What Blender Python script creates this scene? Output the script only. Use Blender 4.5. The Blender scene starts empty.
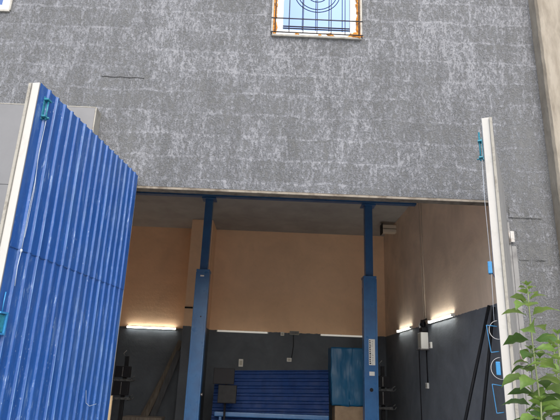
import bpy, bmesh, math, random
from mathutils import Vector, Matrix, noise
random.seed(7)
PI = math.pi
sc = bpy.context.scene
COL = sc.collection

# ------------------------------------------------------------------ materials
def mat(name, color=(.5, .5, .5), rough=.6, metal=0., spec=.5):
    m = bpy.data.materials.new(name); m.use_nodes = True
    b = m.node_tree.nodes['Principled BSDF']
    b.inputs['Base Color'].default_value = (*color, 1)
    b.inputs['Roughness'].default_value = rough
    b.inputs['Metallic'].default_value = metal
    b.inputs['Specular IOR Level'].default_value = spec
    return m

class N:
    """small helper for node graphs"""
    def __init__(s, m):
        s.m = m; s.t = m.node_tree; s.b = s.t.nodes['Principled BSDF']
        s.tc = s.t.nodes.new('ShaderNodeTexCoord')
    def link(s, a, b): s.t.links.new(a, b)
    def mapping(s, scale=(1, 1, 1), loc=(0, 0, 0), src=None):
        n = s.t.nodes.new('ShaderNodeMapping')
        n.inputs['Scale'].default_value = scale; n.inputs['Location'].default_value = loc
        s.link(src or s.tc.outputs['Object'], n.inputs['Vector']); return n.outputs['Vector']
    def noise(s, vec, scale, detail=4, rough=.55, dist=0.):
        n = s.t.nodes.new('ShaderNodeTexNoise')
        n.inputs['Scale'].default_value = scale; n.inputs['Detail'].default_value = detail
        n.inputs['Roughness'].default_value = rough; n.inputs['Distortion'].default_value = dist
        s.link(vec, n.inputs['Vector']); return n.outputs['Fac']
    def voro(s, vec, scale, feature='F1'):
        n = s.t.nodes.new('ShaderNodeTexVoronoi'); n.feature = feature
        n.inputs['Scale'].default_value = scale
        s.link(vec, n.inputs['Vector']); return n.outputs['Distance']
    def ramp(s, fac, stops, interp='LINEAR'):
        n = s.t.nodes.new('ShaderNodeValToRGB'); cr = n.color_ramp; cr.interpolation = interp
        while len(cr.elements) < len(stops): cr.elements.new(.5)
        for e, (p, c) in zip(cr.elements, stops):
            e.position = p; e.color = (c, c, c, 1) if isinstance(c, (int, float)) else (*c, 1)
        s.link(fac, n.inputs['Fac']); return n.outputs['Color']
    def math(s, op, a, b=None, clamp=False):
        n = s.t.nodes.new('ShaderNodeMath'); n.operation = op; n.use_clamp = clamp
        for i, v in enumerate((a, b)):
            if v is None: continue
            if isinstance(v, (int, float)): n.inputs[i].default_value = v
            else: s.link(v, n.inputs[i])
        return n.outputs[0]
    def mix(s, fac, a, b, mode='MIX'):
        n = s.t.nodes.new('ShaderNodeMix'); n.data_type = 'RGBA'; n.blend_type = mode
        for i, v in ((0, fac), (6, a), (7, b)):
            if isinstance(v, (int, float)): n.inputs[i].default_value = v
            elif isinstance(v, tuple): n.inputs[i].default_value = (*v, 1)
            else: s.link(v, n.inputs[i])
        return n.outputs[2]
    def sep(s, vec=None):
        n = s.t.nodes.new('ShaderNodeSeparateXYZ'); s.link(vec or s.tc.outputs['Object'], n.inputs[0]); return n.outputs
    def bump(s, h, strength=.5, dist=.01):
        n = s.t.nodes.new('ShaderNodeBump'); n.inputs['Strength'].default_value = strength
        n.inputs['Distance'].default_value = dist
        s.link(h, n.inputs['Height']); s.link(n.outputs['Normal'], s.b.inputs['Normal'])
    def color(s, c): s.link(c, s.b.inputs['Base Color'])
    def rough(s, c): s.link(c, s.b.inputs['Roughness'])

def stucco():
    m = mat('bark_stucco', rough=.55, spec=.5); n = N(m)
    v = n.mapping((1, 1, 1))
    vs = n.mapping((1.3, 1, .58))                       # worn smears run a little upright
    warp = n.noise(v, 2.2, 3)
    fine = n.math('ADD', n.math('ADD', n.math('MULTIPLY', n.noise(vs, 8, 4, .6, .3), .22), n.math('MULTIPLY', n.noise(vs, 19, 4, .6, .5), .41)), n.math('MULTIPLY', n.noise(vs, 40, 3, .6, .7), .37))
    grain = n.noise(v, 62, 4, .6)
    big = n.noise(v, .75, 3, .5, .4)
    # courses of blocks showing through the render
    br = n.t.nodes.new('ShaderNodeTexBrick'); br.offset = .5
    br.inputs['Scale'].default_value = 1; br.inputs['Brick Width'].default_value = .78
    br.inputs['Row Height'].default_value = .335; br.inputs['Mortar Size'].default_value = .028
    br.inputs['Mortar Smooth'].default_value = .9; br.inputs['Color1'].default_value = (.40, .40, .40, 1)
    br.inputs['Color2'].default_value = (.60, .60, .60, 1); br.inputs['Mortar'].default_value = (.72, .72, .72, 1)
    dv = n.t.nodes.new('ShaderNodeVectorMath'); dv.operation = 'ADD'
    rot = n.t.nodes.new('ShaderNodeMapping'); rot.inputs['Rotation'].default_value = (PI / 2, 0, 0)
    rot.inputs['Location'].default_value = (.2, .11, 0)
    nz = n.t.nodes.new('ShaderNodeTexNoise'); nz.inputs['Scale'].default_value = 2.5; nz.inputs['Detail'].default_value = 5
    n.link(v, nz.inputs['Vector'])
    sc_ = n.t.nodes.new('ShaderNodeVectorMath'); sc_.operation = 'SCALE'; sc_.inputs['Scale'].default_value = .16
    n.link(nz.outputs['Color'], sc_.inputs[0])
    n.link(v, dv.inputs[0]); n.link(sc_.outputs[0], dv.inputs[1]); n.link(dv.outputs[0], rot.inputs['Vector'])
    n.link(rot.outputs[0], br.inputs['Vector'])
    bw = n.t.nodes.new('ShaderNodeRGBToBW'); n.link(br.outputs['Color'], bw.inputs[0])
    z = n.sep()
    # more wear higher up the wall
    hi = n.math('MULTIPLY', n.math('SUBTRACT', z[2], 4.3), .013)
    t = n.math('ADD', fine, n.math('MULTIPLY', n.math('SUBTRACT', big, .5), .24))
    t = n.math('ADD', t, n.math('MULTIPLY', n.math('SUBTRACT', bw.outputs[0], .5), .24))
    t = n.math('ADD', t, n.math('MULTIPLY', n.math('SUBTRACT', grain, .5), .30))
    t = n.math('ADD', t, hi)
    worn = n.ramp(t, [(.435, 0.), (.585, 1.)])
    dark = n.mix(n.noise(v, 45, 3), (.092, .098, .103), (.134, .142, .150))
    light = n.mix(n.noise(v, 7, 3), (.160, .172, .196), (.200, .214, .243))
    c = n.mix(worn, dark, light)
    st = n.ramp(n.noise(n.mapping((3, 1, .35)), 1.6, 5, .6), [(.35, .82), (.62, 1.)])   # faint run-off dirt
    c = n.mix(1., c, st, 'MULTIPLY')
    n.color(c)
    rr = n.ramp(worn, [(0, .85), (1, .42)]); n.rough(rr)
    h = n.math('ADD', n.math('MULTIPLY', worn, .5), n.math('MULTIPLY', grain, .75))
    h = n.math('ADD', h, n.math('MULTIPLY', bw.outputs[0], -1.1))
    n.bump(h, 1., .016)
    return m

def painted_wall(name, upper, lower, zline, stain=.25, courses=False, bright=1.0):
    m = mat(name, rough=.75); n = N(m)
    v = n.mapping(); z = n.sep()
    wob = n.math('MULTIPLY', n.math('SUBTRACT', n.noise(v, 9, 4), .5), .05)
    zz = n.math('ADD', z[2], wob)
    f = n.math('GREATER_THAN', zz, zline)
    up = n.mix(n.ramp(n.noise(v, 1.1, 7, .62, .5), [(.3, 0.), (.72, 1.)]), upper, tuple(c * (1 - stain) for c in upper))
    up = n.mix(n.ramp(n.noise(v, 9, 5, .7), [(.55, 0.), (.75, .35)]), up, tuple(c * .72 for c in upper))
    lo = n.mix(n.ramp(n.noise(v, 1.7, 7, .65, .6), [(.3, 0.), (.7, 1.)]), lower, tuple(c * 1.6 for c in lower))
    lo = n.mix(n.ramp(n.noise(v, 14, 6, .75), [(.62, 0.), (.72, .5)]), lo, tuple(min(1, c * 2.4) for c in lower))
    n.color(n.mix(f, lo, up))
    n.rough(n.ramp(f, [(0, .65), (1, .9)]))
    h = n.noise(v, 26, 6, .6)
    if courses:
        w = n.t.nodes.new('ShaderNodeTexWave'); w.bands_direction = 'Z'; w.inputs['Scale'].default_value = 2.1
        w.inputs['Distortion'].default_value = 5; w.inputs['Detail'].default_value = 3
        n.link(v, w.inputs['Vector']); h = n.math('ADD', h, n.math('MULTIPLY', w.outputs['Fac'], .12))
    n.bump(h, .35, .012)
    return m

def gate_blue(name, base, hi, scratch=True, rough=.33):
    m = mat(name, base, rough, 0, .5); n = N(m); v = n.mapping()
    c = n.mix(n.ramp(n.noise(n.mapping((5, 5, .6)), 2.2, 6, .65), [(.35, 0.), (.7, 1.)]), base, hi)
    if scratch:
        # wet specks, dried splashes and upright rub marks
        s1 = n.ramp(n.noise(n.mapping((26, 26, 4)), 1.5, 5, .72), [(.58, 0.), (.64, .75)])
        patch = n.ramp(n.noise(v, 2.6, 3), [(.50, 0.), (.64, 1.)])
        s1 = n.math('MULTIPLY', s1, patch)
        c = n.mix(s1, c, (.30, .42, .60))
        s2 = n.ramp(n.voro(n.mapping((30, 30, 17)), 1.), [(.07, 0.), (.10, 1.), (.135, 0.)])
        p2 = n.ramp(n.noise(n.mapping((1, 1, 1), (5, 3, 2)), 3.1, 3), [(.52, 0.), (.62, .9)])
        c = n.mix(n.math('MULTIPLY', s2, p2), c, (.48, .56, .68))
        dirt = n.ramp(n.noise(n.mapping((1, 1, .8), (3, 3, 3)), 1.9, 8, .7), [(.48, 0.), (.8, .6)])
        c = n.mix(dirt, c, (.05, .11, .24))
        rub = n.ramp(n.noise(n.mapping((2.2, 2.2, .45), (7, 1, 4)), 2.6, 7, .72), [(.56, 0.), (.72, .55)])
        c = n.mix(rub, c, (.16, .27, .46))
    n.color(c)
    n.rough(n.ramp(n.noise(v, 5, 6, .7), [(.3, rough - .08), (.7, rough + .22)]))
    n.bump(n.noise(v, 3.2, 5, .6), .6, .02)
    return m

def worn(name, base, dirt, scale=6, lo=.5, hi=.75, rough=.5, metal=0, bump=.1, stretch=(1, 1, 1)):
    m = mat(name, base, rough, metal); n = N(m); v = n.mapping(stretch)
    n.color(n.mix(n.ramp(n.noise(v, scale, 7, .68, .3), [(lo, 0.), (hi, 1.)]), base, dirt))
    n.rough(n.ramp(n.noise(v, scale * 2, 5), [(.3, rough * .8), (.7, min(1, rough * 1.25))]))
    if bump: n.bump(n.noise(v, scale * 5, 5, .6), bump * 2, .008)
    return m

M = {}
M['stucco'] = stucco()
M['back_paint'] = painted_wall('peach_and_graphite_paint', (.92, .635, .42), (.066, .078, .096), 2.65, .16, True)
M['side_paint'] = painted_wall('stained_peach_and_graphite_paint', (.88, .71, .56), (.115, .132, .156), 2.65, .30)
M['ceiling'] = worn('grey_ceiling_paint', (.40, .39, .38), (.30, .29, .28), 1.4, .3, .7, .8)
M['reveal'] = worn('dusty_beige_reveal', (.20, .18, .15), (.08, .065, .05), 6, .45, .7, .8)
M['floor'] = worn('garage_screed', (.55, .53, .50), (.38, .37, .35), 1.3, .4, .7, .6)
M['ground'] = worn('yard_concrete', (.50, .49, .47), (.34, .33, .31), .9, .4, .7, .85)
M['gate_in'] = gate_blue('blue_profiled_sheet', (.009, .062, .25), (.017, .092, .335))
M['gate_seam'] = mat('blue_sheet_edge', (.02, .07, .22), .5)
M['gate_edge'] = worn('white_gate_frame_paint', (.40, .40, .39), (.26, .255, .235), 3, .55, .85, .45)
M['gate_out'] = worn('light_grey_gate_skin', (.17, .175, .18), (.11, .115, .12), 3, .45, .8, .5)
M['flange'] = worn('beige_flange', (.27, .265, .24), (.14, .13, .11), 12, .5, .7, .6)
M['teal'] = worn('teal_bolt_paint', (.02, .19, .27), (.015, .06, .09), 25, .5, .7, .4)
M['sky_blue'] = worn('light_blue_paint', (.025, .19, .42), (.015, .10, .26), 30, .55, .75, .35)
M['cord'] = mat('pale_cord', (.4, .46, .54), .6)
M['white_cable'] = mat('white_cable', (.45, .46, .47), .4)
M['lift_blue'] = worn('blue_lift_enamel', (.036, .145, .36), (.025, .095, .25), 3, .4, .75, .32)
M['lift_dark'] = worn('dark_blue_lift_enamel', (.024, .105, .27), (.02, .07, .19), 3, .4, .75, .35)
M['steel'] = worn('grey_steel', (.25, .25, .25), (.16, .12, .09), 9, .5, .7, .4, .7)
M['dull_steel'] = worn('dull_clamp_metal', (.09, .095, .10), (.03, .03, .03), 20, .45, .6, .6)
M['jamb'] = worn('pale_grey_jamb_paint', (.16, .165, .172), (.09, .09, .095), 5, .5, .7, .55)
M['rust'] = worn('rust', (.22, .09, .04), (.09, .05, .03), 30, .4, .6, .9)
M['pvc'] = worn('white_window_frame', (.66, .67, .69), (.55, .55, .54), 5, .5, .8, .35)
M['foam'] = worn('orange_foam', (.70, .30, .05), (.35, .13, .03), 22, .45, .65, .9, 0, .5)
M['bar'] = mat('black_iron_bar', (.035, .035, .04), .5)
M['tan_pipe'] = mat('tan_pipe', (.62, .54, .44), .6)
M['sill'] = worn('pale_flashing', (.30, .30, .28), (.18, .16, .13), 8, .5, .75, .5)
M['cream'] = worn('cream_plaster', (.25, .228, .19), (.145, .125, .10), 3.2, .42, .72, .85, 0, .5, (2.2, 1, .5))
M['panel'] = worn('smooth_grey_sheet', (.135, .142, .155), (.11, .116, .128), 1.2, .4, .8, .5)
M['patch'] = worn('grey_plaster_patch', (.30, .30, .30), (.42, .42, .43), 9, .5, .62, .8, 0, .6)
M['black'] = mat('black_plastic', (.008, .008, .012), .6, 0, .3)
M['dark_grey'] = worn('dark_grey_metal', (.014, .015, .018), (.022, .022, .022), 8, .5, .8, .5)
M['white_plastic'] = mat('white_plastic', (.72, .72, .70), .4)
M['beige_plastic'] = mat('beige_plastic', (.45, .44, .38), .5)
M['wood'] = worn('dusty_wood', (.17, .145, .12), (.08, .065, .052), 5, .4, .7, .8, 0, .3, (6, 6, .6))
M['dark_wood'] = worn('dark_board', (.07, .075, .085), (.04, .04, .045), 5, .4, .7, .7, 0, .2, (6, 6, .6))
M['pale_wood'] = worn('pale_wood', (.50, .38, .23), (.32, .23, .14), 5, .4, .7, .8, 0, .3, (6, 6, .6))
M['card'] = worn('cardboard', (.32, .23, .15), (.24, .17, .11), 5, .4, .7, .85)
M['stack_blue'] = gate_blue('dark_blue_sheet', (.008, .032, .13), (.010, .042, .17), False, .4)
M['stack_blue'].node_tree.nodes['Principled BSDF'].inputs['Specular IOR Level'].default_value = .12
M['dark_grey'].node_tree.nodes['Principled BSDF'].inputs['Specular IOR Level'].default_value = .2
M['ink'] = mat('dark_print', (.03, .03, .035), .6)
M['film'] = mat('blue_film', (.012, .20, .38), .34, 0, .3)
n = N(M['film']); v = n.mapping((1.3, 1, .8))
n.color(n.mix(n.noise(v, 2, 3), (.010, .085, .19), (.014, .11, .23)))
rm = n.t.nodes.new('ShaderNodeMapping'); rm.inputs['Rotation'].default_value = (0, math.radians(-28), 0); rm.inputs['Scale'].default_value = (9, 4, 1.1)
n.link(n.tc.outputs['Object'], rm.inputs['Vector'])
n.bump(n.math('ADD', n.noise(rm.outputs[0], 1.6, 3, .5, .6), n.math('MULTIPLY', n.noise(v, 3, 2), .6)), .32, .02)

def glass():
    m = bpy.data.materials.new('reflecting_glass'); m.use_nodes = True; t = m.node_tree
    b = t.nodes['Principled BSDF']
    b.inputs['Base Color'].default_value = (.048, .076, .165, 1); b.inputs['Metallic'].default_value = 1
    b.inputs['Roughness'].default_value = .03
    return m
M['glass'] = glass()
def lamp(name, s, c=(1, .97, .86)):
    m = mat(name, (.8, .8, .8), .4); b = m.node_tree.nodes['Principled BSDF']
    b.inputs['Emission Color'].default_value = (*c, 1); b.inputs['Emission Strength'].default_value = s
    return m
M['lit'] = lamp('lit_tube', 12)
M['unlit'] = lamp('dim_tube', .13, (1, .95, .84))

def leaf_mat(name, a, b_, under):
    m = mat(name, a, .42); n = N(m)
    c = n.mix(n.noise(n.mapping(), 9, 3), a, b_)
    w = n.ramp(n.noise(n.mapping(), 60, 3), [(.3, .8), (.7, 1.1)])
    n.color(n.mix(1., c, w, 'MULTIPLY'))
    tr = n.t.nodes.new('ShaderNodeBsdfTranslucent'); tr.inputs['Color'].default_value = (*under, 1)
    mx = n.t.nodes.new('ShaderNodeMixShader'); mx.inputs[0].default_value = .35
    out = n.t.nodes['Material Output']
    n.link(n.b.outputs[0], mx.inputs[1]); n.link(tr.outputs[0], mx.inputs[2]); n.link(mx.outputs[0], out.inputs['Surface'])
    return m
M['leaf'] = leaf_mat('fresh_leaf', (.095, .19, .038), (.175, .27, .07), (.25, .35, .08))
M['leaf2'] = leaf_mat('older_leaf', (.040, .095, .026), (.075, .145, .04), (.10, .18, .035))
M['stem'] = mat('pale_green_stem', (.18, .22, .10), .6)

# ------------------------------------------------------------------ mesh helpers
class MB:
    def __init__(s): s.bm = bmesh.new()
    def box(s, x0, x1, y0, y1, z0, z1, bev=0., mi=0):
        g = bmesh.ops.create_cube(s.bm, size=1)
        vs = g['verts']
        for v in vs:
            v.co = Vector(((x0 + x1) / 2 + v.co.x * (x1 - x0), (y0 + y1) / 2 + v.co.y * (y1 - y0), (z0 + z1) / 2 + v.co.z * (z1 - z0)))
        fs = {f for v in vs for f in v.link_faces}
        for f in fs: f.material_index = mi
        if bev:
            es = {e for v in vs for e in v.link_edges}
            r = bmesh.ops.bevel(s.bm, geom=list(es), offset=bev, segments=2, affect='EDGES', profile=.6)
            for f in r['faces']: f.material_index = mi
        return s
    def tube(s, pts, r, seg=8, caps=True, radii=None):
        pts = [Vector(p) for p in pts]; rings = []
        up = None
        for i, p in enumerate(pts):
            d = (pts[min(i + 1, len(pts) - 1)] - pts[max(i - 1, 0)]).normalized()
            if up is None: up = Vector((0, 0, 1)) if abs(d.z) < .9 else Vector((1, 0, 0))
            a = d.cross(up)
            if a.length < 1e-5: a = d.orthogonal()
            a.normalize(); b = a.cross(d).normalized(); up = b
            rr = radii[i] if radii else r
            rings.append([s.bm.verts.new(p + a * math.cos(2 * PI * k / seg) * rr + b * math.sin(2 * PI * k / seg) * rr) for k in range(seg)])
        for A, B in zip(rings, rings[1:]):
            for k in range(seg):
                f = s.bm.faces.new((A[k], A[(k + 1) % seg], B[(k + 1) % seg], B[k])); f.smooth = True
        if caps and seg > 2:
            s.bm.faces.new(rings[0][::-1]); s.bm.faces.new(rings[-1])
        return s
    def beam(s, p, q, w, h, side=(1, 0, 0)):
        """rectangular bar between two points"""
        p, q = Vector(p), Vector(q); d = (q - p).normalized(); a = Vector(side); a = (a - d * a.dot(d)).normalized(); b = d.cross(a)
        R = [[s.bm.verts.new(c + a * i * w / 2 + b * j * h / 2) for i, j in ((-1, -1), (1, -1), (1, 1), (-1, 1))] for c in (p, q)]
        for k in range(4): s.bm.faces.new((R[0][k], R[0][(k + 1) % 4], R[1][(k + 1) % 4], R[1][k]))
        s.bm.faces.new(R[0][::-1]); s.bm.faces.new(R[1]); return s
    def blob(s, c, r, sx=1, sy=1, sz=1, rough=.3, seed=0, sub=2):
        g = bmesh.ops.create_icosphere(s.bm, subdivisions=sub, radius=1)
        for v in g['verts']:
            n_ = noise.noise(v.co * 1.7 + Vector((seed, seed * 2, 0)))
            v.co = Vector(c) + Vector((v.co.x * sx, v.co.y * sy, v.co.z * sz)) * r * (1 + rough * n_)
        return s
    def build(s, name, m, parent=None, loc=None):
        bmesh.ops.recalc_face_normals(s.bm, faces=s.bm.faces)
        me = bpy.data.meshes.new(name); s.bm.to_mesh(me); s.bm.free()
        for x in (m if isinstance(m, (list, tuple)) else [m]): me.materials.append(x)
        o = bpy.data.objects.new(name, me); COL.objects.link(o)
        if parent: o.parent = parent
        if loc: o.location = loc
        return o

def tag(o, label=None, cat=None, group=None, kind=None):
    if label: o['label'] = label
    if cat: o['category'] = cat
    if group: o['group'] = group
    if kind: o['kind'] = kind
    return o
def empty(name, loc, rz=0):
    o = bpy.data.objects.new(name, None); COL.objects.link(o); o.location = loc; o.rotation_euler = (0, 0, rz)
    o.empty_display_size = .2; return o

def wall_xz(name, x0, x1, z0, z1, y0, y1, holes, mats, parent, off=(0, 0, 0)):
    """upright wall with rectangular holes: outer face slot 0, inner face slot 1, reveals slot 2"""
    bm = bmesh.new()
    xs = sorted({x0, x1, *[h[0] for h in holes], *[h[1] for h in holes]}); zs = sorted({z0, z1, *[h[2] for h in holes], *[h[3] for h in holes]})
    xs = [x for x in xs if x0 <= x <= x1]; zs = [z for z in zs if z0 <= z <= z1]
    solid = lambda i, j: 0 <= i < len(xs) - 1 and 0 <= j < len(zs) - 1 and not any(h[0] - 1e-6 <= xs[i] and xs[i + 1] <= h[1] + 1e-6 and h[2] - 1e-6 <= zs[j] and zs[j + 1] <= h[3] + 1e-6 for h in holes)
    V = {}
    def vt(i, j, k):
        if (i, j, k) not in V: V[i, j, k] = bm.verts.new((xs[i], (y0, y1)[k], zs[j]))
        return V[i, j, k]
    for i in range(len(xs) - 1):
        for j in range(len(zs) - 1):
            if not solid(i, j): continue
            f = bm.faces.new((vt(i, j, 0), vt(i + 1, j, 0), vt(i + 1, j + 1, 0), vt(i, j + 1, 0))); f.material_index = 0
            f = bm.faces.new((vt(i, j, 1), vt(i, j + 1, 1), vt(i + 1, j + 1, 1), vt(i + 1, j, 1))); f.material_index = 1
            for (di, dj, a, b) in ((-1, 0, (i, j), (i, j + 1)), (1, 0, (i + 1, j), (i + 1, j + 1)), (0, -1, (i, j), (i + 1, j)), (0, 1, (i, j + 1), (i + 1, j + 1))):
                if not solid(i + di, j + dj):
                    f = bm.faces.new((vt(*a, 0), vt(*b, 0), vt(*b, 1), vt(*a, 1))); f.material_index = 2
    m = MB(); m.bm.free(); m.bm = bm
    return m.build(name, mats, parent)

# ------------------------------------------------------------------ world frame constants (metres)
FY = 6.70      # outer face of the facade
TH = .25       # facade thickness
OX0, OX1, OZ = -2.08, 3.04, 3.93      # gate opening
RX, LX, BY, CZ = 3.20, -4.60, 14.90, 5.52   # interior right wall, left wall, back wall, ceiling

# ------------------------------------------------------------------ ground
g = MB(); R_ = 400
g.bm.faces.new([g.bm.verts.new(p) for p in ((-R_, -R_, 0), (R_, -R_, 0), (R_, R_, 0), (-R_, R_, 0))])
tag(g.build('ground', M['ground']), kind='structure')
g = MB().box(LX, RX, FY + TH, BY, -.2, .02); tag(g.build('floor', M['floor']), kind='structure')

# ------------------------------------------------------------------ garage building
gb = empty('garage_building', (0, FY, 0))
tag(gb, 'grey rough stucco garage building with wide gateway and peach painted interior', 'building')
inv = Matrix.Translation((0, -FY, 0))
def inb(o, parent=gb):
    """mesh modelled in world coordinates, hung under a building part"""
    o.parent = parent; o.matrix_parent_inverse = inv; return o
W1 = (-.15, 1.15, 6.385, 7.95); W2 = (-5.35, -4.10, 6.60, 7.95)
fw = wall_xz('front_wall', -9, 5.2, 0, 9.4, FY, FY + TH, [(OX0, OX1, -.001, OZ), W1, W2], [M['stucco'], M['back_paint'], M['reveal']], None); inb(fw)
inb(MB().box(RX, RX + .25, FY + TH, BY + .25, 0, 9.4).build('side_wall', M['side_paint']))
inb(MB().box(LX - .25, LX, FY + TH, BY + .25, 0, 9.4).build('side_wall', M['back_paint']))
inb(MB().box(LX, RX, BY, BY + .25, 0, 9.4).build('back_wall', M['back_paint']))
inb(MB().box(-2.27, -1.70, 13.9, BY, 0, CZ, .01).build('pilaster', M['back_paint']))
inb(MB().box(LX, RX, FY + TH, BY, CZ, CZ + .2).build('ceiling', M['ceiling']))
inb(MB().box(-9.3, 5.5, FY - .3, BY + .5, 9.4, 9.6).build('roof', M['dark_grey']))
inb(MB().box(LX, RX, 11.33, 11.47, 5.36, CZ).build('ceiling_beam', M['lift_dark']))
# lintel timber/steel showing under the opening head
inb(MB().box(OX0, OX1, FY + .004, FY + .03, OZ - .035, OZ, .004).build('lintel_edge', M['reveal']))
inb(MB().box(RX - .36, RX, 13.3, 13.5, 5.22, 5.31, .01).box(RX - .36, RX, 13.32, 13.48, 5.33, 5.43, .01).build('beam_stub', M['tan_pipe']))
inb(MB().box(RX - .39, RX - .362, 13.28, 13.52, 5.18, 5.45, .005).build('stub_cap', M['dark_grey']))
# right jamb: pale steel angle with a hinge, plaster patch and scars above it
j = inb(MB().box(OX1 + .002, OX1 + .075, FY - .03, FY - .001, 0, 3.62, .004).box(OX1 + .085, OX1 + .15, FY - .015, FY - .001, 0, 3.30, .004).build('jamb_strip', M['jamb']))
inb(MB().box(OX1 + .078, OX1 + .083, FY - .02, FY - .001, 0, 3.4).box(OX1 - .01, OX1 + .001, FY - .028, FY - .001, 0, 3.9).build('jamb_gap', M['black']))
def hinge(z):
    inb(MB().tube([(OX1 + .05, FY - .045, z - .10), (OX1 + .05, FY - .045, z + .10)], .020, 10).box(OX1 + .05, OX1 + .12, FY - .05, FY - .035, z - .075, z + .075, .003).build('hinge', M['steel']))
for z in (3.42, 1.9, .5): hinge(z)
inb(MB().box(OX1 + .03, OX1 + .05, FY - .02, FY - .001, 3.55, 3.93).build('rusty_bar', M['rust']))
def rough_patch(name, x0, x1, z0, z1, t, m, nx=26, nz=12, seed=1, amp=.012):
    b = MB(); G = []
    for jz in range(nz + 1):
        row = []
        for i in range(nx + 1):
            x = x0 + (x1 - x0) * i / nx; z = z0 + (z1 - z0) * jz / nz
            e = min(i, nx - i, jz, nz - jz)
            q = noise.noise(Vector((x * 9, z * 9, seed)))
            w = noise.noise(Vector((x * 23 + 5, z * 23, seed)))
            x += (w * .012 if e == 0 else 0); z += (q * .012 if e == 0 else 0)
            row.append(b.bm.verts.new((x, FY + (.004 if e == 0 else -t - q * amp), z)))
        G.append(row)
    for jz in range(nz):
        for i in range(nx): b.bm.faces.new((G[jz][i], G[jz][i + 1], G[jz + 1][i + 1], G[jz + 1][i]))
    return inb(b.build(name, m))
rough_patch('plaster_patch', 3.12, 3.58, 3.68, 3.87, .016, M['stucco'])
rough_patch('plaster_patch', 3.20, 3.60, 3.10, 3.56, .009, M['stucco'], 20, 20, 5)
# hairline scar in the render, upper left
b = MB()
for k in range(9):
    xa = -2.58 + k * .068; dz = .006 * math.sin(k * 1.9)
    b.beam((xa, FY - .004, 5.565 + dz), (xa + .07, FY - .004, 5.565 + .006 * math.sin((k + 1) * 1.9)), .005, .006, (0, 1, 0))
inb(b.build('render_crack', M['dark_grey']))

def window(W, glass_inset, foam, grille, label=None):
    x0, x1, z0, z1 = W
    f = MB(); t = .115; ya, yb = FY + .03, FY + .10
    f.box(x0 + .03, x0 + .03 + t, ya, yb, z0 + .012, z1, .006).box(x1 - .03 - t, x1 - .03, ya, yb, z0 + .012, z1, .006)
    f.box(x0 + .03 + t, x1 - .03 - t, ya, yb, z0 + .012, z0 + .012 + t, .006).box(x0 + .03 + t, x1 - .03 - t, ya, yb, z1 - t, z1, .006)
    fr = inb(f.build('window', M['pvc']))
    p = MB().box(x0 + .03 + t, x1 - .03 - t, ya + .03, ya + .04, z0 + .012 + t, z1 - t).build('pane', M['glass']); p.parent = fr
    s = MB().box(x0 - .02, x1 + .02, FY - .035, FY + .03, z0 - .030, z0 + .004, .004)
    s.box(x0 - .03, x0 - .001, FY - .03, FY + .0, z0, z1, .003).box(x1 + .001, x1 + .03, FY - .03, FY + .0, z0, z1, .003)
    s = s.build('frame', M['sill']); s.parent = fr
    if foam:
        for xx in (x0 + .012, x1 - .012):
            z = z0 + .02; b = MB()
            while z < z1:
                b.blob((xx + random.uniform(-.006, .006), FY + .015, z), random.uniform(.028, .050), 1, .8, 1.3, .8, random.random() * 50, 2); z += random.uniform(.03, .055)
            o = b.build('foam', M['foam']); o.parent = fr
        for xx, r in ((x0 + .36, .022), (x0 + .70, .018), (x0 + .86, .038), (x1 - .10, .055), (x1 - .05, .06)):
            q = MB().blob((xx, FY - .005, z0 + .03), r, 1.4, .8, .8, .7, xx * 9, 3).build('foam', M['foam']); q.parent = fr
    if grille:
        b = MB(); gy = FY - .10
        for k in range(7):
            xx = x0 + .03 + k * (x1 - x0 - .06) / 6
            b.tube([(xx, gy, z0 - .01), (xx, gy, z1)], .006 if k not in (0, 6) else .010, 6)
        for zz in (z0 + .0, z0 + .24, z0 + .98, z1 - .1): b.tube([(x0 - .03, gy + .016, zz), (x1 + .03, gy + .016, zz)], .009, 6)
        cx = (x0 + x1) / 2 + .02; cz = z0 + .98
        for r in (.36, .31, .17):
            b.tube([(cx + r * math.cos(a * PI / 24), gy - .016, cz + r * math.sin(a * PI / 24)) for a in range(49)], .006, 6, False)
        for xx in (x0 - .02, x1 + .02): b.tube([(xx, gy + .016, z0), (xx, FY, z0)], .008, 6); b.tube([(xx, gy + .016, z1 - .1), (xx, FY, z1 - .1)], .008, 6)
        o = b.build('grille', M['bar']); o.parent = fr
        # glazing bars inside the glass
        b = MB()
        for zz in (z0 + .175, z0 + .21): b.box(x0 + .12, x1 - .12, ya + .018, ya + .028, zz - .003, zz + .003)
        o = b.build('glazing_bar', M['bar']); o.parent = fr
window(W1, 0, True, True); window(W2, 0, False, False)

# ------------------------------------------------------------------ flat steel sheet on the wall at left
wp = empty('sheet_metal_panel', (-3.9, FY, 0))
tag(wp, 'smooth light grey sheet metal panel on the stucco wall behind the open blue gate', 'metal panel')
b = MB(); seams = [0, .9, 1.8, 2.7, 3.27, 3.80, 4.96]
for a, c in zip(seams, seams[1:]): b.box(-2.6, 1.38, -.20, -.195, a + .003, c - .003, .001)
b.build('face_sheet', M['panel'], wp)
MB().box(-2.6, 1.38, -.19, -.001, 0, 4.955).build('core', M['dark_grey'], wp)
MB().box(1.382, 1.40, -.20, -.002, 0, 4.965, .002).box(-2.6, 1.38, -.203, -.002, 4.958, 4.97, .002).build('edge_strip', M['flange'], wp)

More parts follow.
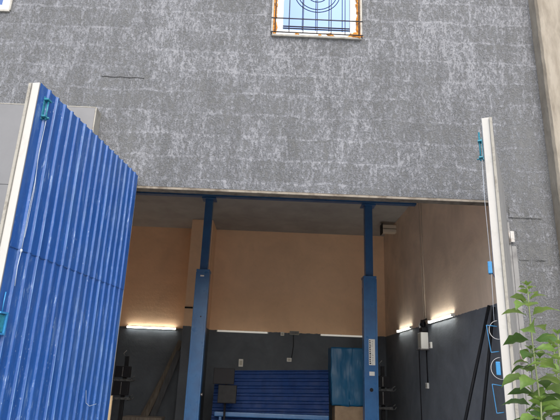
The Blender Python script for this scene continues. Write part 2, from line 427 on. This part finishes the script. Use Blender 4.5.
# ------------------------------------------------------------------ neighbouring cream wall at right
nb = MB(); x0, yf = 3.75, FY - .20
nx, nz = 14, 90; G = []
for jz in range(nz + 1):
    z = 9.4 * jz / nz; w = noise.noise(Vector((1, z * 2.1, 3))) * .016 + noise.noise(Vector((1, z * 6, 3))) * .006
    G.append([nb.bm.verts.new(p) for p in ((x0 + w * .4, FY - .002, z), (x0 + .012 + w, yf + .05, z), (x0 + .035 + w, yf + .012, z), (x0 + .08, yf, z), (7.5, yf, z), (7.5, FY - .002, z))])
for jz in range(nz):
    for k in range(6): nb.bm.faces.new((G[jz][k], G[jz][(k + 1) % 6], G[jz + 1][(k + 1) % 6], G[jz + 1][k]))
nb.bm.faces.new(G[0]); nb.bm.faces.new(G[-1])
tag(nb.build('neighbouring_wall', M['cream']), 'cream plastered projecting wall of the next building at the right edge', 'wall')

# ------------------------------------------------------------------ gate leaves
M['crest'] = mat('scuffed_highlit_rib_crest', (.1, .2, .4), .28); n = N(M['crest'])
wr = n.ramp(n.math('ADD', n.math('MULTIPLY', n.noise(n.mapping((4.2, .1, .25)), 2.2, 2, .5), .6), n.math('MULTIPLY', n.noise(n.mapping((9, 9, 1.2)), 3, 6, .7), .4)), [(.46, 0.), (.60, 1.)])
n.color(n.mix(wr, (.012, .074, .28), (.22, .37, .62)))  # paler blue stands for scuffs and for highlights painted along the rib edges
def sheet_profile(L, pitch=.140):
    pts = [(.03, 0)]; u = .06
    while u + pitch < L - .02:
        pts += [(u + .066, 0), (u + .070, .12), (u + .080, .88), (u + .084, 1), (u + .106, 1), (u + .110, .88), (u + .120, .12), (u + .124, 0)]; u += pitch
    pts.append((L - .004, 0)); return pts
def gate(hx, hy, nxp, nyp, s, label, top=4.04, rib=.019, base=.040, inset=0.):
    L = math.hypot(nxp - hx, nyp - hy); rz = math.atan2(nyp - hy, nxp - hx)
    g_ = empty('gate_leaf', (hx, hy, 0), rz)
    tag(g_, label, 'gate')
    y = lambda a, b_: (min(a * s, b_ * s), max(a * s, b_ * s))
    # white painted tube frame
    f = MB(); yy = y(-.036, .034)
    f.box(L - .055, L, *yy, .08, top, .004).box(.0, .05, *yy, .08, top, .004)
    for z in (.08, 1.35, 2.62, top - .05): f.box(.05, L - .055, *y(-.034, .030), z, z + .05, .003)
    f.build('frame', M['gate_edge'], g_)
    MB().box(0, L + .0, *y(-.046, -.037), .06, top + .005, .002).build('outer_skin', M['gate_out'], g_)
    MB().box(L + .001, L + .016, *y(-.062, -.037), .06, top - .01, .002).build('edge_flange', M['flange'], g_)
    # profiled blue sheets: lower one tucked behind the upper one
    for z0, z1, off in ((.06, 2.56, 0.), (2.515, top, .004)):
        b = MB(); pr = sheet_profile(L - inset); nz = 26; G = []
        for jz in range(nz + 1):
            z = z0 + (z1 - z0) * jz / nz; row = []
            for u, h in pr:
                w = noise.noise(Vector((u * 1.5, z * 1.3, 2))) * .004
                row.append(b.bm.verts.new((u, s * (base + off + h * rib + w), z)))
            G.append(row)
        for jz in range(nz):
            for k in range(len(pr) - 1):
                fc = b.bm.faces.new((G[jz][k], G[jz][k + 1], G[jz + 1][k + 1], G[jz + 1][k]))
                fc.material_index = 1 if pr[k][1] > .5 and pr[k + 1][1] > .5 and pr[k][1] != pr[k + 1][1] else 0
                fc.smooth = False
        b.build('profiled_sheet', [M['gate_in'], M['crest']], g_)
    b = MB(); 
    for k in range(40):
        ua = .03 + k * (L - .04) / 40
        b.beam((ua, s * .0465, 2.512 + .003 * math.sin(k * 2.3)), (ua + (L - .04) / 40, s * .0465, 2.512 + .003 * math.sin(k * 2.3 + 2.3)), .004, .005, (0, 1, 0))
    b.build('sheet_lap', M['gate_seam'], g_)
    return g_, L
lg, LL = gate(-1.90, FY - .04, -2.23, 4.28, 1, 'large blue corrugated gate leaf swung open on the left, white edge')
rg, RL = gate(OX1 - .01, FY - .05, 2.00, 4.58, -1, 'open gate leaf seen edge on at right, narrow white edge and grey outer skin', 4.04, .012, .030, .06)
def bolt(par, L, s, zt, m, u=.09, off=.055, rod_up=.26, size=1.):
    r = MB().tube([(L - u, s * (off + .02), zt - .22), (L - u, s * (off + .02), zt + rod_up - .2)], .0085 * size, 8).tube([(L - u, s * (off + .02), zt - .2), (L - u - .0, s * (off + .055), zt - .2)], .007, 8)
    o = r.build('bolt', m, par)
    b = MB()
    for z in (zt - .02, zt - .19):
        b.box(L - u - .035, L - u + .035, *sorted((s * .046, s * (off + .035))), z - .008, z + .008, .002)
    b.box(L - u - .03, L - u + .03, *sorted((s * .044, s * .050)), zt - .22, zt + .01, .002)
    q = b.build('bracket', m, o)
    return o
bolt(lg, LL, 1, 3.94, M['teal'], .12, .055, .17)
bolt(rg, RL, -1, 3.83, M['teal'], .035, .05, .28)
# cord hanging from the left bolt
pts = [(LL - .13 + .004 * math.sin(k * .7), .075 + .003 * math.sin(k * 1.3), 3.72 - k * .10) for k in range(13)]
MB().tube(pts, .0022, 6).tube([(p[0] + .012 * math.sin(i * .55), p[1] + .004, p[2]) for i, p in enumerate(pts[:12])], .002, 6).blob((LL - .12, .08, 2.50), .010, 1, 1, 1.6, .5, 3).tube([(LL - .12, .08, 2.5), (LL - .10, .085, 2.36), (LL - .12, .08, 2.20)], .003, 6).build('cord', M['cord'], lg)
# square steel latch housing at the left gate edge
b = MB(); ua, ub, za, zb = LL - .105, LL + .0, 1.80, 1.98
b.box(ua, ua + .018, .048, .085, za, zb, .003).box(ua + .018, ub, .048, .085, zb - .016, zb, .003).box(ua + .018, ub, .048, .085, za, za + .016, .003)
lt = b.build('latch', M['sky_blue'], lg)
MB().box(ua + .02, ub - .01, .050, .07, za + .02, zb - .02, .002).build('latch_plate', M['teal'], lt)
MB().tube([(LL - .05, .06, 2.14), (LL - .045, .062, 2.06), (LL - .05, .06, 1.98)], .005, 8).build('latch_rod', M['sky_blue'], lt)
MB().beam((.727, .0705, 1.34), (.690, .0705, 1.21), .004, .002, (1, 0, 0)).beam((.690, .0705, 1.21), (.60, .0705, 1.175), .005, .002, (0, 0, 1)).beam((.60, .0705, 1.175), (.44, .0705, 1.19), .004, .002, (0, 0, 1)).build('scratch', M['cord'], lg)
# right leaf: light blue lugs, wire loops and slack white cable on the inside edge
for z in (2.57, 1.70):
    MB().box(RL - .07, RL - .01, *sorted((-.048, -.085)), z - .055, z + .055, .006).build('lug', M['sky_blue'], rg)
def wire_loop(z0, z1, w, u, tilt):
    y0_ = -.05
    pts = [(u, y0_, z1), (u + tilt, y0_ - w, z1 + .01), (u + tilt, y0_ - w * .75, z0), (u, y0_, z0 + .01)]
    MB().tube([Vector(pts[0]), Vector(pts[0]).lerp(Vector(pts[1]), .93), Vector(pts[1]), Vector(pts[1]).lerp(Vector(pts[2]), .06), Vector(pts[1]).lerp(Vector(pts[2]), .94), Vector(pts[2]), Vector(pts[2]).lerp(Vector(pts[3]), .1), Vector(pts[3])], .003, 8).build('wire_loop', M['sky_blue'], rg)
wire_loop(1.83, 2.05, .085, RL - .03, .02); wire_loop(1.34, 1.56, .075, RL - .03, .02)
def cable_loop(z, r, wob):
    pts = []
    for k in range(15):
        a = PI / 2 + PI * k / 14 * 1.05
        pts.append((RL - .03 + wob * math.sin(k), -.045 + math.cos(a) * r * .95, z + math.sin(a) * r * 1.05))
    MB().tube(pts, .0024, 6).build('cable', M['white_cable'], rg)
cable_loop(2.02, .075, .004); cable_loop(1.70, .085, .004)
MB().tube([(RL - .02, -.06, 3.64), (RL - .015, -.065, 3.2), (RL - .03, -.06, 2.7), (RL - .02, -.062, 2.4), (RL - .02, -.07, 2.1)], .0018, 6).build('cord', M['cord'], rg)

# ------------------------------------------------------------------ two post lift
lift = empty('two_post_lift', (.3, 11.4, 0))
tag(lift, 'blue two post car lift standing inside the garage, posts reaching the ceiling', 'car lift')
def column(cx, w, mirror, sticker):
    b = MB().box(cx - w / 2, cx + w / 2, 0, .30, .02, 3.67, .012)
    c = b.build('post', M['lift_blue'], lift)
    MB().box(cx - .085, cx + .085, .06, .24, 3.67, 5.355, .008).build('extension_tube', M['lift_dark'], c)
    MB().box(cx - w / 2 - .01, cx + w / 2 + .01, -.01, .31, 3.64, 3.69, .006).build('top_cap', M['lift_blue'], c)
    MB().box(cx - .16, cx + .16, .0, .30, 5.33, 5.357, .005).build('top_plate', M['lift_dark'], c)
    MB().box(cx - w / 2 - .012, cx - w / 2 + .022, -.014, .02, .02, 3.63, .004).box(cx + w / 2 - .022, cx + w / 2 + .012, -.014, .02, .02, 3.63, .004).build('flange', M['lift_blue'], c)
    MB().box(cx - .25, cx + .25, -.1, .4, .02, .04, .004).build('base_plate', M['lift_dark'], c)
    if sticker:
        MB().box(cx - .045, cx + .085, -.004, -.001, 1.81, 2.34).build('sticker', M['white_plastic'], c)
        b = MB(); z = 1.83
        while z < 2.31:
            h = random.choice((.018, .025, .03)); wd = random.uniform(.022, .036)
            b.box(cx - .035, cx - .035 + wd, -.006, -.0045, z, z + h)
            if random.random() < .6: b.box(cx + .02, cx + .02 + random.uniform(.008, .03), -.006, -.0045, z, z + .007)
            z += h + random.uniform(.010, .017)
        b.build('sticker_print', M['ink'], c)
        MB().box(cx - .04, cx + .07, -.004, -.001, 1.60, 1.68).build('sticker', M['white_plastic'], c)
        MB().tube([(cx + .0, -.006, 1.32), (cx + .0, .0, 1.32)], .038, 20).build('bolt_hole', M['black'], c)
    else:
        MB().tube([(cx + .03, -.006, 2.67), (cx + .03, .0, 2.67)], .016, 14).build('bolt_hole', M['black'], c)
        MB().box(cx - .05, cx + .03, -.004, -.001, 3.53, 3.56).build('sticker', M['white_plastic'], c)
        MB().tube([(cx + w / 2, .1, 1.10), (cx + w / 2 + .05, .1, 1.10)], .03, 12).build('lock_knob', M['steel'], c)
    # carriage and arms, low down
    MB().box(cx - w / 2 - .03, cx + w / 2 + .03, -.05, -.018, .15, .55, .01).build('carriage', M['lift_dark'], c)
    for a in (-1, 1):
        MB().beam((cx + mirror * .1, -.06 if a < 0 else .36, .22), (cx + mirror * .95, -.06 + a * .7, .22), .10, .08, (0, 1, 0)).build('swing_arm', M['lift_dark'], lift)
column(-1.83, .27, 1, False); column(1.83, .265, -1, True)
MB().box(-1.57, 1.57, .05, .25, .021, .05, .01).build('floor_cover', M['lift_dark'], lift)

# ------------------------------------------------------------------ tube lights
def tube_light(p, q, nrm, lit, label, group):
    p, q, nrm = Vector(p), Vector(q), Vector(nrm); c = (p + q) / 2
    t = empty('tube_light', c); tag(t, label, 'light', group)
    a, b_ = p - c, q - c; d = (b_ - a).normalized()
    MB().beam(a + nrm * .016, b_ + nrm * .016, .05, .028, (0, 0, 1)).build('housing', M['white_plastic'], t)
    MB().tube([a + nrm * .045 + d * .02, b_ + nrm * .045 - d * .02], .017 if lit else .024, 12).build('tube', M['lit'] if lit else M['unlit'], t)
    for e0, e1 in ((a + nrm * .045 - d * .006, a + nrm * .045 + d * .018), (b_ + nrm * .045 - d * .018, b_ + nrm * .045 + d * .006)):
        MB().beam(e0, e1, .052, .052, (0, 0, 1)).build('end_cap', M['white_plastic'], t)
nB, nR = (0, -1, 0), (-1, 0, 0)
tube_light((-3.97, BY, 2.635), (-2.60, BY, 2.635), nB, True, 'lit tube light on the back wall left of the left lift post', 'lit tube lights')
tube_light((-1.48, BY, 2.625), (-.07, BY, 2.625), nB, False, 'dim tube light on the back wall just right of the left lift post', 'dim tube lights')
tube_light((1.38, BY, 2.625), (2.78, BY, 2.625), nB, False, 'dim tube light on the back wall above the blue wrapped package', 'dim tube lights')
tube_light((RX, 9.22, 2.665), (RX, 10.62, 2.665), nR, True, 'lit tube light on the right wall, nearer the gate than the control box', 'lit tube lights')
tube_light((RX, 12.05, 2.675), (RX, 13.30, 2.675), nR, True, 'lit tube light on the right wall beyond the control box, beside the right lift post', 'lit tube lights')

# ------------------------------------------------------------------ electrics
cb = empty('control_box', (RX, 10.95, 2.16)); tag(cb, 'white electrical control box with black fittings above it on the right wall', 'control box')
MB().box(-.16, -.012, -.12, .12, 0, .32, .008).build('cabinet', M['white_plastic'], cb)
MB().box(-.165, -.161, -.10, .10, .02, .30).build('door', M['beige_plastic'], cb)
MB().box(-.19, -.0, -.16, .16, -.025, -.002, .004).build('shelf', M['steel'], cb)
b = MB().box(-.13, -.01, -.10, .10, .34, .42, .01)
for k, (yy, zz) in enumerate(((-.08, .40), (-.02, .40), (.05, .40))):
    b.tube([(-.08, yy, zz), (-.10, yy - .02, zz + .10), (-.06, yy, zz + .17), (-.015, yy, zz + .19)], .014, 8)
b.blob((-.08, .0, .50), .06, 1, 1.2, 1.2, .5, 2); b.build('fitting', M['black'], cb)
MB().blob((-.10, .12, .46), .035, .8, .6, 2., .2, 4).build('bottle_cap', M['white_plastic'], cb)
def conduit(pts, r, m, label, group=None):
    o = MB().tube(pts, r, 8).build('conduit', m); tag(o, label, 'cable conduit', group); return o
conduit([(RX - .015, 10.93, CZ), (RX - .015, 10.95, 4), (RX - .015, 10.94, 2.72)], .007, M['tan_pipe'], 'thin beige conduit down the right wall to the control box, nearer the gate')
conduit([(RX - .015, 11.10, CZ), (RX - .015, 11.09, 4), (RX - .015, 11.07, 2.70)], .0055, M['tan_pipe'], 'thinner beige conduit down the right wall to the control box, farther from the gate')
conduit([(RX - .012, 11.0, 2.15), (RX - .012, 11.01, 1.9), (RX - .012, 11.0, 1.50)], .012, M['black'], 'black cable from the control box down to the white socket below')
conduit([(RX - .012, 11.55, 2.3), (RX - .012, 11.56, 1.2), (RX - .012, 11.54, .02)], .009, M['black'], 'black cable running down the dark lower right wall to the floor')
def socket(loc, nrm, label, w=.085, h=.085):
    t = empty('wall_socket', loc); tag(t, label, 'socket')
    if nrm == 'R':
        MB().box(-.04, -.001, -w / 2, w / 2, -h / 2, h / 2, .008).build('case', M['white_plastic'], t)
        MB().box(-.043, -.0405, -w * .3, w * .3, -h * .3, h * .3).build('cover', M['beige_plastic'], t)
    else:
        MB().box(-w / 2, w / 2, -.04, -.001, -h / 2, h / 2, .008).build('case', M['white_plastic'], t)
        MB().box(-w * .3, w * .3, -.043, -.0405, -h * .3, h * .3).build('cover', M['beige_plastic'], t)
socket((RX, 11.02, 1.45), 'R', 'white socket low on the right wall straight below the control box', .13, .11)
socket((RX, 10.66, 2.22), 'R', 'small white socket on the right wall beside the control box', .10, .12)
socket((.33, BY, 2.61), 'B', 'small white switch on the back wall beside the grey junction box', .10, .10)
socket((.54, BY, 1.93), 'B', 'white socket low on the back wall at the end of a hanging cable', .13, .10)
socket((-.77, BY, 1.80), 'B', 'pale socket on the back wall just above the left end of the blue sheets', .12, .20)
jb = empty('junction_box', (.66, BY, 2.65)); tag(jb, 'flat grey junction box on the back wall between the two dim tube lights', 'junction box')
MB().box(-.13, .13, -.06, -.001, -.05, .05, .008).build('case', M['beige_plastic'], jb)
MB().box(-.12, .12, -.064, -.061, -.04, .04, .001).build('lid', M['jamb'], jb)
conduit([(.64, BY - .012, 2.60), (.645, BY - .012, 2.3), (.60, BY - .012, 1.98)], .010, M['black'], 'black cable from the junction box to the socket on the back wall')
# small hook on the pilaster
tag(MB().box(-2.26, -2.05, 13.86, 13.899, 3.10, 3.14, .004).build('wall_bracket', M['dark_grey']), 'small dark bracket on the peach pilaster beside the left lift post', 'bracket')

# ------------------------------------------------------------------ stored sheets and boxes at the back
ss = empty('profiled_sheets', (.07, 12.55, .02)); tag(ss, 'dark blue profiled metal sheets leaning on their long side at the back of the garage', 'metal sheets')
def hsheet(x0, x1, z0, z1, y0, y1, tilt, m, name):
    b = MB(); n_ = int((z1 - z0) / .155); pr = [(0, 0)]
    for k in range(n_): pr += [((k + .40) / n_, 0), ((k + .50) / n_, 1), ((k + .78) / n_, 1), ((k + .9) / n_, 0)]
    pr.append((1, 0)); G = []
    for i in range(13):
        x = x0 + (x1 - x0) * i / 12
        G.append([b.bm.verts.new((x, y0 + (y1 - y0) * t - .032 * h + .012 * math.sin(i * 1.3 + t * 3), z0 + (z1 - z0) * t + tilt * (x - x0) * t)) for t, h in pr])
    for A, B in zip(G, G[1:]):
        for k in range(len(pr) - 1): b.bm.faces.new((A[k], A[k + 1], B[k + 1], B[k]))
    b2 = b.build(name, m, ss); mod = b2.modifiers.new('t', 'SOLIDIFY'); mod.thickness = .006; return b2
hsheet(-1.32, 1.33, 0, 1.56, 0, .40, .042, M['stack_blue'], 'sheet')
hsheet(-1.20, 1.30, 0, 1.50, .06, .46, .042, M['stack_blue'], 'sheet')
MB().box(-1.24, 1.30, -.16, -.02, .60, .70, .02).build('front_rail', M['lift_blue'], ss)
for x in (-1.1, 1.1): MB().box(x - .03, x + .03, -.14, -.05, 0, .598, .01).build('rail_leg', M['lift_blue'], ss)
ms = empty('monitor_stand', (-.95, 12.1, .02)); tag(ms, 'black monitor and dark grey box on a floor stand before the blue sheets', 'monitor stand')
MB().box(-.26, .20, -.03, .03, 1.28, 1.62, .012).build('screen', M['black'], ms)
MB().box(-.13, .27, -.12, .02, .90, 1.27, .015).build('box', M['dark_grey'], ms)
MB().tube([(.03, 0, .03), (.03, 0, .9)], .025, 10).tube([(.03, .045, .9), (.03, .045, 1.4)], .02, 10).build('pole', M['black'], ms)
MB().box(-.22, .28, -.2, .2, 0, .03, .008).build('base', M['black'], ms)
cbx = MB(); cbx.box(1.50, 2.18, 12.42, 12.95, .02, .93, .012)
o = cbx.build('cardboard_box', M['card']); tag(o, 'brown cardboard box under the blue wrapped package behind the right lift post', 'box')
# film wrapped package
b = MB(); bm2 = b.bm
bmesh.ops.create_cube(bm2, size=1)
for v_ in bm2.verts: v_.co = Vector((v_.co.x * .80, v_.co.y * .58, v_.co.z * 1.26))
bmesh.ops.subdivide_edges(bm2, edges=bm2.edges[:], cuts=30, use_grid_fill=True)
for v_ in bm2.verts:
    c = v_.co.copy(); q = noise.noise(Vector((c.x * 4 + c.z * 3, c.y * 4, c.z * 2.2 - c.x * 2))); q2 = noise.noise(Vector((c.x * 11 + c.z * 9, c.y * 9, c.z * 6 - 5 * c.x)))
    d = Vector((c.x / .4, c.y / .29, 0)); d = d.normalized() if d.length > 0 else d
    v_.co = c + d * (q * .018 + q2 * .005); v_.co.x += .06 * max(0, -c.z) * (1 if c.x < 0 else .2)
    if c.z < -.6: v_.co.z += q * .05
for f in bm2.faces: f.smooth = True
o = b.build('wrapped_package', M['film'], None, (1.80, 12.70, 1.565)); tag(o, 'tall package wrapped in shiny blue plastic film, on a cardboard box behind the lift', 'package')

# ------------------------------------------------------------------ wheel clamp stands
def clamp_stand(name_label, loc, rz):
    t = empty('wheel_clamp_stand', loc, rz); tag(t, name_label, 'tool stand', 'black tool stands with silver clamps')
    MB().box(-.04, .04, -.04, .04, .04, 1.80, .006).build('post', M['dark_grey'], t)
    MB().box(-.25, .25, -.22, .22, 0, .04, .01).build('base', M['dark_grey'], t)
    for z, h in ((1.34, .24), (.96, .30)):
        m_ = MB().box(-.20, .14, -.14, -.045, z, z + h, .012).build('sensor_box', M['black'], t)
        MB().box(-.035, -.020, -.150, -.141, z + .02, z + h - .02).build('trim', M['steel'], m_)
    for z in (1.27, .88):
        b = MB().beam((-.25, -.10, z), (.20, -.10, z + .02), .05, .035, (0, 0, 1)).tube([(.14, -.10, z - .02), (.24, -.12, z + .0), (.27, -.12, z + .05)], .012, 8).tube([(.18, -.13, z + .05), (.25, -.13, z + .10)], .012, 8)
        b.beam((-.22, -.10, z - .02), (-.22, -.10, z + .04), .03, .03)
        b.build('clamp', M['dull_steel'], t)
    MB().tube([(-.05, -.03, 1.80), (-.08, -.04, 1.86), (-.02, -.04, 1.92)], .008, 8).build('hook', M['steel'], t)
clamp_stand('black tool stand with silver clamps beside the open blue gate, at the left', (-3.24, 12.5, .02), 0)
clamp_stand('black tool stand with silver clamps behind the right lift post', (2.62, 12.62, .02), 0)

# ------------------------------------------------------------------ planks and poles
def board(name, p, q, w, h, m, label, cat, group=None, side=(1, 0, 0)):
    o = MB().beam(p, q, w, h, side).build(name, m); tag(o, label, cat, group); return o
board('plank', (-3.20, 14.28, .04), (-2.37, 14.42, 2.30), .13, .05, M['wood'], 'long brown plank leaning left of the left lift post, uppermost of the leaning boards', 'plank', 'boards leaning on the pilaster')
board('plank', (-2.98, 14.10, .04), (-2.34, 14.12, 2.02), .14, .03, M['dark_wood'], 'dark painted board leaning just right of the long brown plank', 'plank', 'boards leaning on the pilaster')
board('plank', (-3.36, 14.55, .04), (-2.40, 14.62, 2.22), .10, .06, M['wood'], 'second brown plank leaning behind the long one', 'plank', 'boards leaning on the pilaster')
tag(MB().box(-3.3, -2.4, 12.9, 13.3, .02, .50, .01).build('wooden_crate', M['wood']), 'low brown wooden crate on the floor beneath the leaning planks', 'crate')
board('timber_post', (-1.955, 7.05, .02), (-1.965, 7.02, 1.24), .035, .035, M['pale_wood'], 'pale timber batten upright at the edge of the blue corrugated gate', 'batten')
tag(MB().tube([(2.40, 7.62, .03), (3.165, 7.66, 2.64)], .022, 10).build('metal_pole', M['dark_grey']), 'black pole leaning most steeply away from the right wall, leftmost of two', 'pole', 'black poles leaning on the right wall')
tag(MB().tube([(2.66, 7.42, .03), (3.165, 7.50, 2.60)], .022, 10).build('metal_pole', M['dark_grey']), 'black pole leaning on the right wall close beside the white gate edge', 'pole', 'black poles leaning on the right wall')

# ------------------------------------------------------------------ plants
def leaf(b, base, d, length, width, droop, roll, curl):
    d = Vector(d).normalized(); side = d.cross(Vector((0, 0, 1)))
    if side.length < .05: side = Vector((1, 0, 0))
    side.normalize(); up = side.cross(d).normalized()
    q = Matrix.Rotation(roll, 3, d); side = q @ side; up = q @ up
    n_ = 9; p = Vector(base); rows = []; dirn = d.copy()
    # petiole
    prof = [.02, .03, .55, .88, 1., .93, .74, .48, .22, .01]
    step = length / n_
    for i in range(n_ + 1):
        w = width * prof[i] / 2
        if 1 < i < n_: w *= 1 + .10 * math.sin(i * 2.7 + length * 90)
        cup = .28 * w
        wav = .10 * w * math.sin(i * 1.9 + roll * 5)
        rows.append([b.bm.verts.new(p - side * w + up * (cup + wav)), b.bm.verts.new(p - side * w * .5 + up * cup * .45), b.bm.verts.new(p), b.bm.verts.new(p + side * w * .5 + up * cup * .45), b.bm.verts.new(p + side * w + up * (cup - wav))])
        ax = side; dirn = Matrix.Rotation(-droop / n_ * (.4 + 1.2 * i / n_), 3, ax) @ dirn
        up = Matrix.Rotation(-droop / n_ * (.4 + 1.2 * i / n_), 3, ax) @ up
        side = (Matrix.Rotation(curl / n_, 3, dirn) @ side).normalized()
        p = p + dirn * step
    for A, B in zip(rows, rows[1:]):
        for k in range(4):
            f = b.bm.faces.new((A[k], A[k + 1], B[k + 1], B[k])); f.smooth = True
def plant(x, y, top, lean, seed, label, first=None, size=1.):
    rnd = random.Random(seed)
    t = empty('leafy_plant', (x, y, 0)); tag(t, label, 'plant', 'leafy plants by the right gate')
    pts = []; n_ = 16
    for i in range(n_ + 1):
        f = i / n_; pts.append(Vector((lean[0] * f * f + .012 * math.sin(f * 9 + seed), lean[1] * f * f + .012 * math.cos(f * 7 + seed), top * f)))
    MB().tube(pts, .01, 8, True, [.009 * (1 - .7 * i / n_) + .001 for i in range(n_ + 1)]).build('stem', M['stem'], t)
    young, old = MB(), MB(); z = max(.25, top - 1.25); a = rnd.uniform(0, PI); gap = .125
    while z < top - .015:
        f = z / top; i = min(int(f * n_), n_ - 1); base = pts[i].lerp(pts[i + 1], f * n_ - i)
        rem = top - z
        L_ = size * (.065 + .125 * min(1, rem / .16)) * rnd.uniform(.85, 1.15)
        for sgn in (0, PI):
            aa = a + sgn + rnd.uniform(-.25, .25)
            el = .75 - .6 * min(1, rem / .35) + rnd.uniform(-.15, .15)
            tgt = young if (rem < .34 or rnd.random() < .3) else old
            if rem > .7 and rnd.random() < .1: continue
            leaf(tgt, base, (math.cos(aa) * math.cos(el), math.sin(aa) * math.cos(el), math.sin(el)), L_, L_ * rnd.uniform(.50, .66), rnd.uniform(.6, 1.7), rnd.uniform(-.6, .6), rnd.uniform(-.5, .5))
        a += PI / 2 + rnd.uniform(-.2, .2); gap = .022 + .060 * min(1, rem / .35); z += gap
    for k in range(6):
        aa = k * 1.05 + seed; leaf(young, pts[-1], (math.cos(aa) * .7, math.sin(aa) * .7, .75), .055 * size, .022 * size, .5, 0, 0)
    young.build('young_leaves', M['leaf'], t); old.build('older_leaves', M['leaf2'], t)
    return t
plant(1.66, 3.38, 2.20, (.02, .04), 3, 'tallest leafy plant nearest the right gate edge')
plant(1.58, 3.00, 1.86, (.03, .0), 11, 'leafy plant with a bright star of top leaves, in front of the tallest one')
plant(1.40, 2.95, 1.50, (.05, .0), 5, 'low leafy plant at the bottom beside the white gate edge')
plant(1.82, 3.25, 1.72, (.04, .0), 8, 'leafy plant at the right edge, behind the bright star topped one')
plant(1.50, 2.62, 1.42, (.03, .0), 21, 'lowest leafy plant, its top just rising into the bottom right corner')
plant(1.70, 3.55, 1.80, (.02, .0), 41, 'leafy plant close behind the tallest one, its leaves against the wall')
plant(1.66, 2.75, 1.50, (.0, .0), 51, 'broad leaved plant in the bottom right corner, nearest the right edge')
plant(1.95, 3.7, 1.85, (.0, .0), 31, 'leafy plant farthest back against the cream wall')

# ------------------------------------------------------------------ light
w = bpy.data.worlds.new('World'); sc.world = w; w.use_nodes = True
nt = w.node_tree; bg = nt.nodes['Background']; sky = nt.nodes.new('ShaderNodeTexSky'); sky.sky_type = 'NISHITA'
EL, AZ = math.radians(42), math.radians(172)      # compass style: the sun stands behind the camera, a little left
sky.sun_disc = False; sky.sun_elevation = EL; sky.sun_rotation = AZ; sky.dust_density = 3; sky.air_density = 1.0; sky.ozone_density = 1
nt.links.new(sky.outputs[0], bg.inputs[0]); bg.inputs[1].default_value = .10
L = bpy.data.lights.new('sun', 'SUN'); L.energy = 1.5; L.angle = math.radians(80); L.color = (1, .94, .85)
so = bpy.data.objects.new('sun', L); COL.objects.link(so)
d = Vector((math.sin(AZ) * math.cos(EL), math.cos(AZ) * math.cos(EL), math.sin(EL)))   # towards the sun
so.rotation_euler = d.to_track_quat('Z', 'Y').to_euler(); so.location = (0, -10, 15)

# ------------------------------------------------------------------ camera
P, Wy, Ro = math.radians(17.15), math.radians(.5), .039
f = Vector((math.sin(Wy) * math.cos(P), math.cos(Wy) * math.cos(P), math.sin(P)))
r0 = Vector((math.cos(Wy), -math.sin(Wy), 0)); u0 = r0.cross(f)
r = r0 * math.cos(Ro) + u0 * math.sin(Ro); u = u0 * math.cos(Ro) - r0 * math.sin(Ro)
cam = bpy.data.cameras.new('camera'); co = bpy.data.objects.new('camera', cam); COL.objects.link(co)
cam.sensor_width = 36; cam.lens = 36 * 525 / 560; cam.clip_end = 2000; cam.clip_start = .05
mw = Matrix((r, u, -f)).transposed().to_4x4(); mw.translation = (0, 0, 1.6); co.matrix_world = mw
sc.camera = co

sc.view_settings.view_transform = 'Standard'; sc.view_settings.look = 'None'; sc.view_settings.gamma = 1
sc.view_settings.exposure = 1.38
sc.render.engine = 'CYCLES'
sc.cycles.use_denoising = True; sc.cycles.max_bounces = 8; sc.cycles.diffuse_bounces = 5; sc.cycles.glossy_bounces = 2; sc.cycles.adaptive_threshold = .02
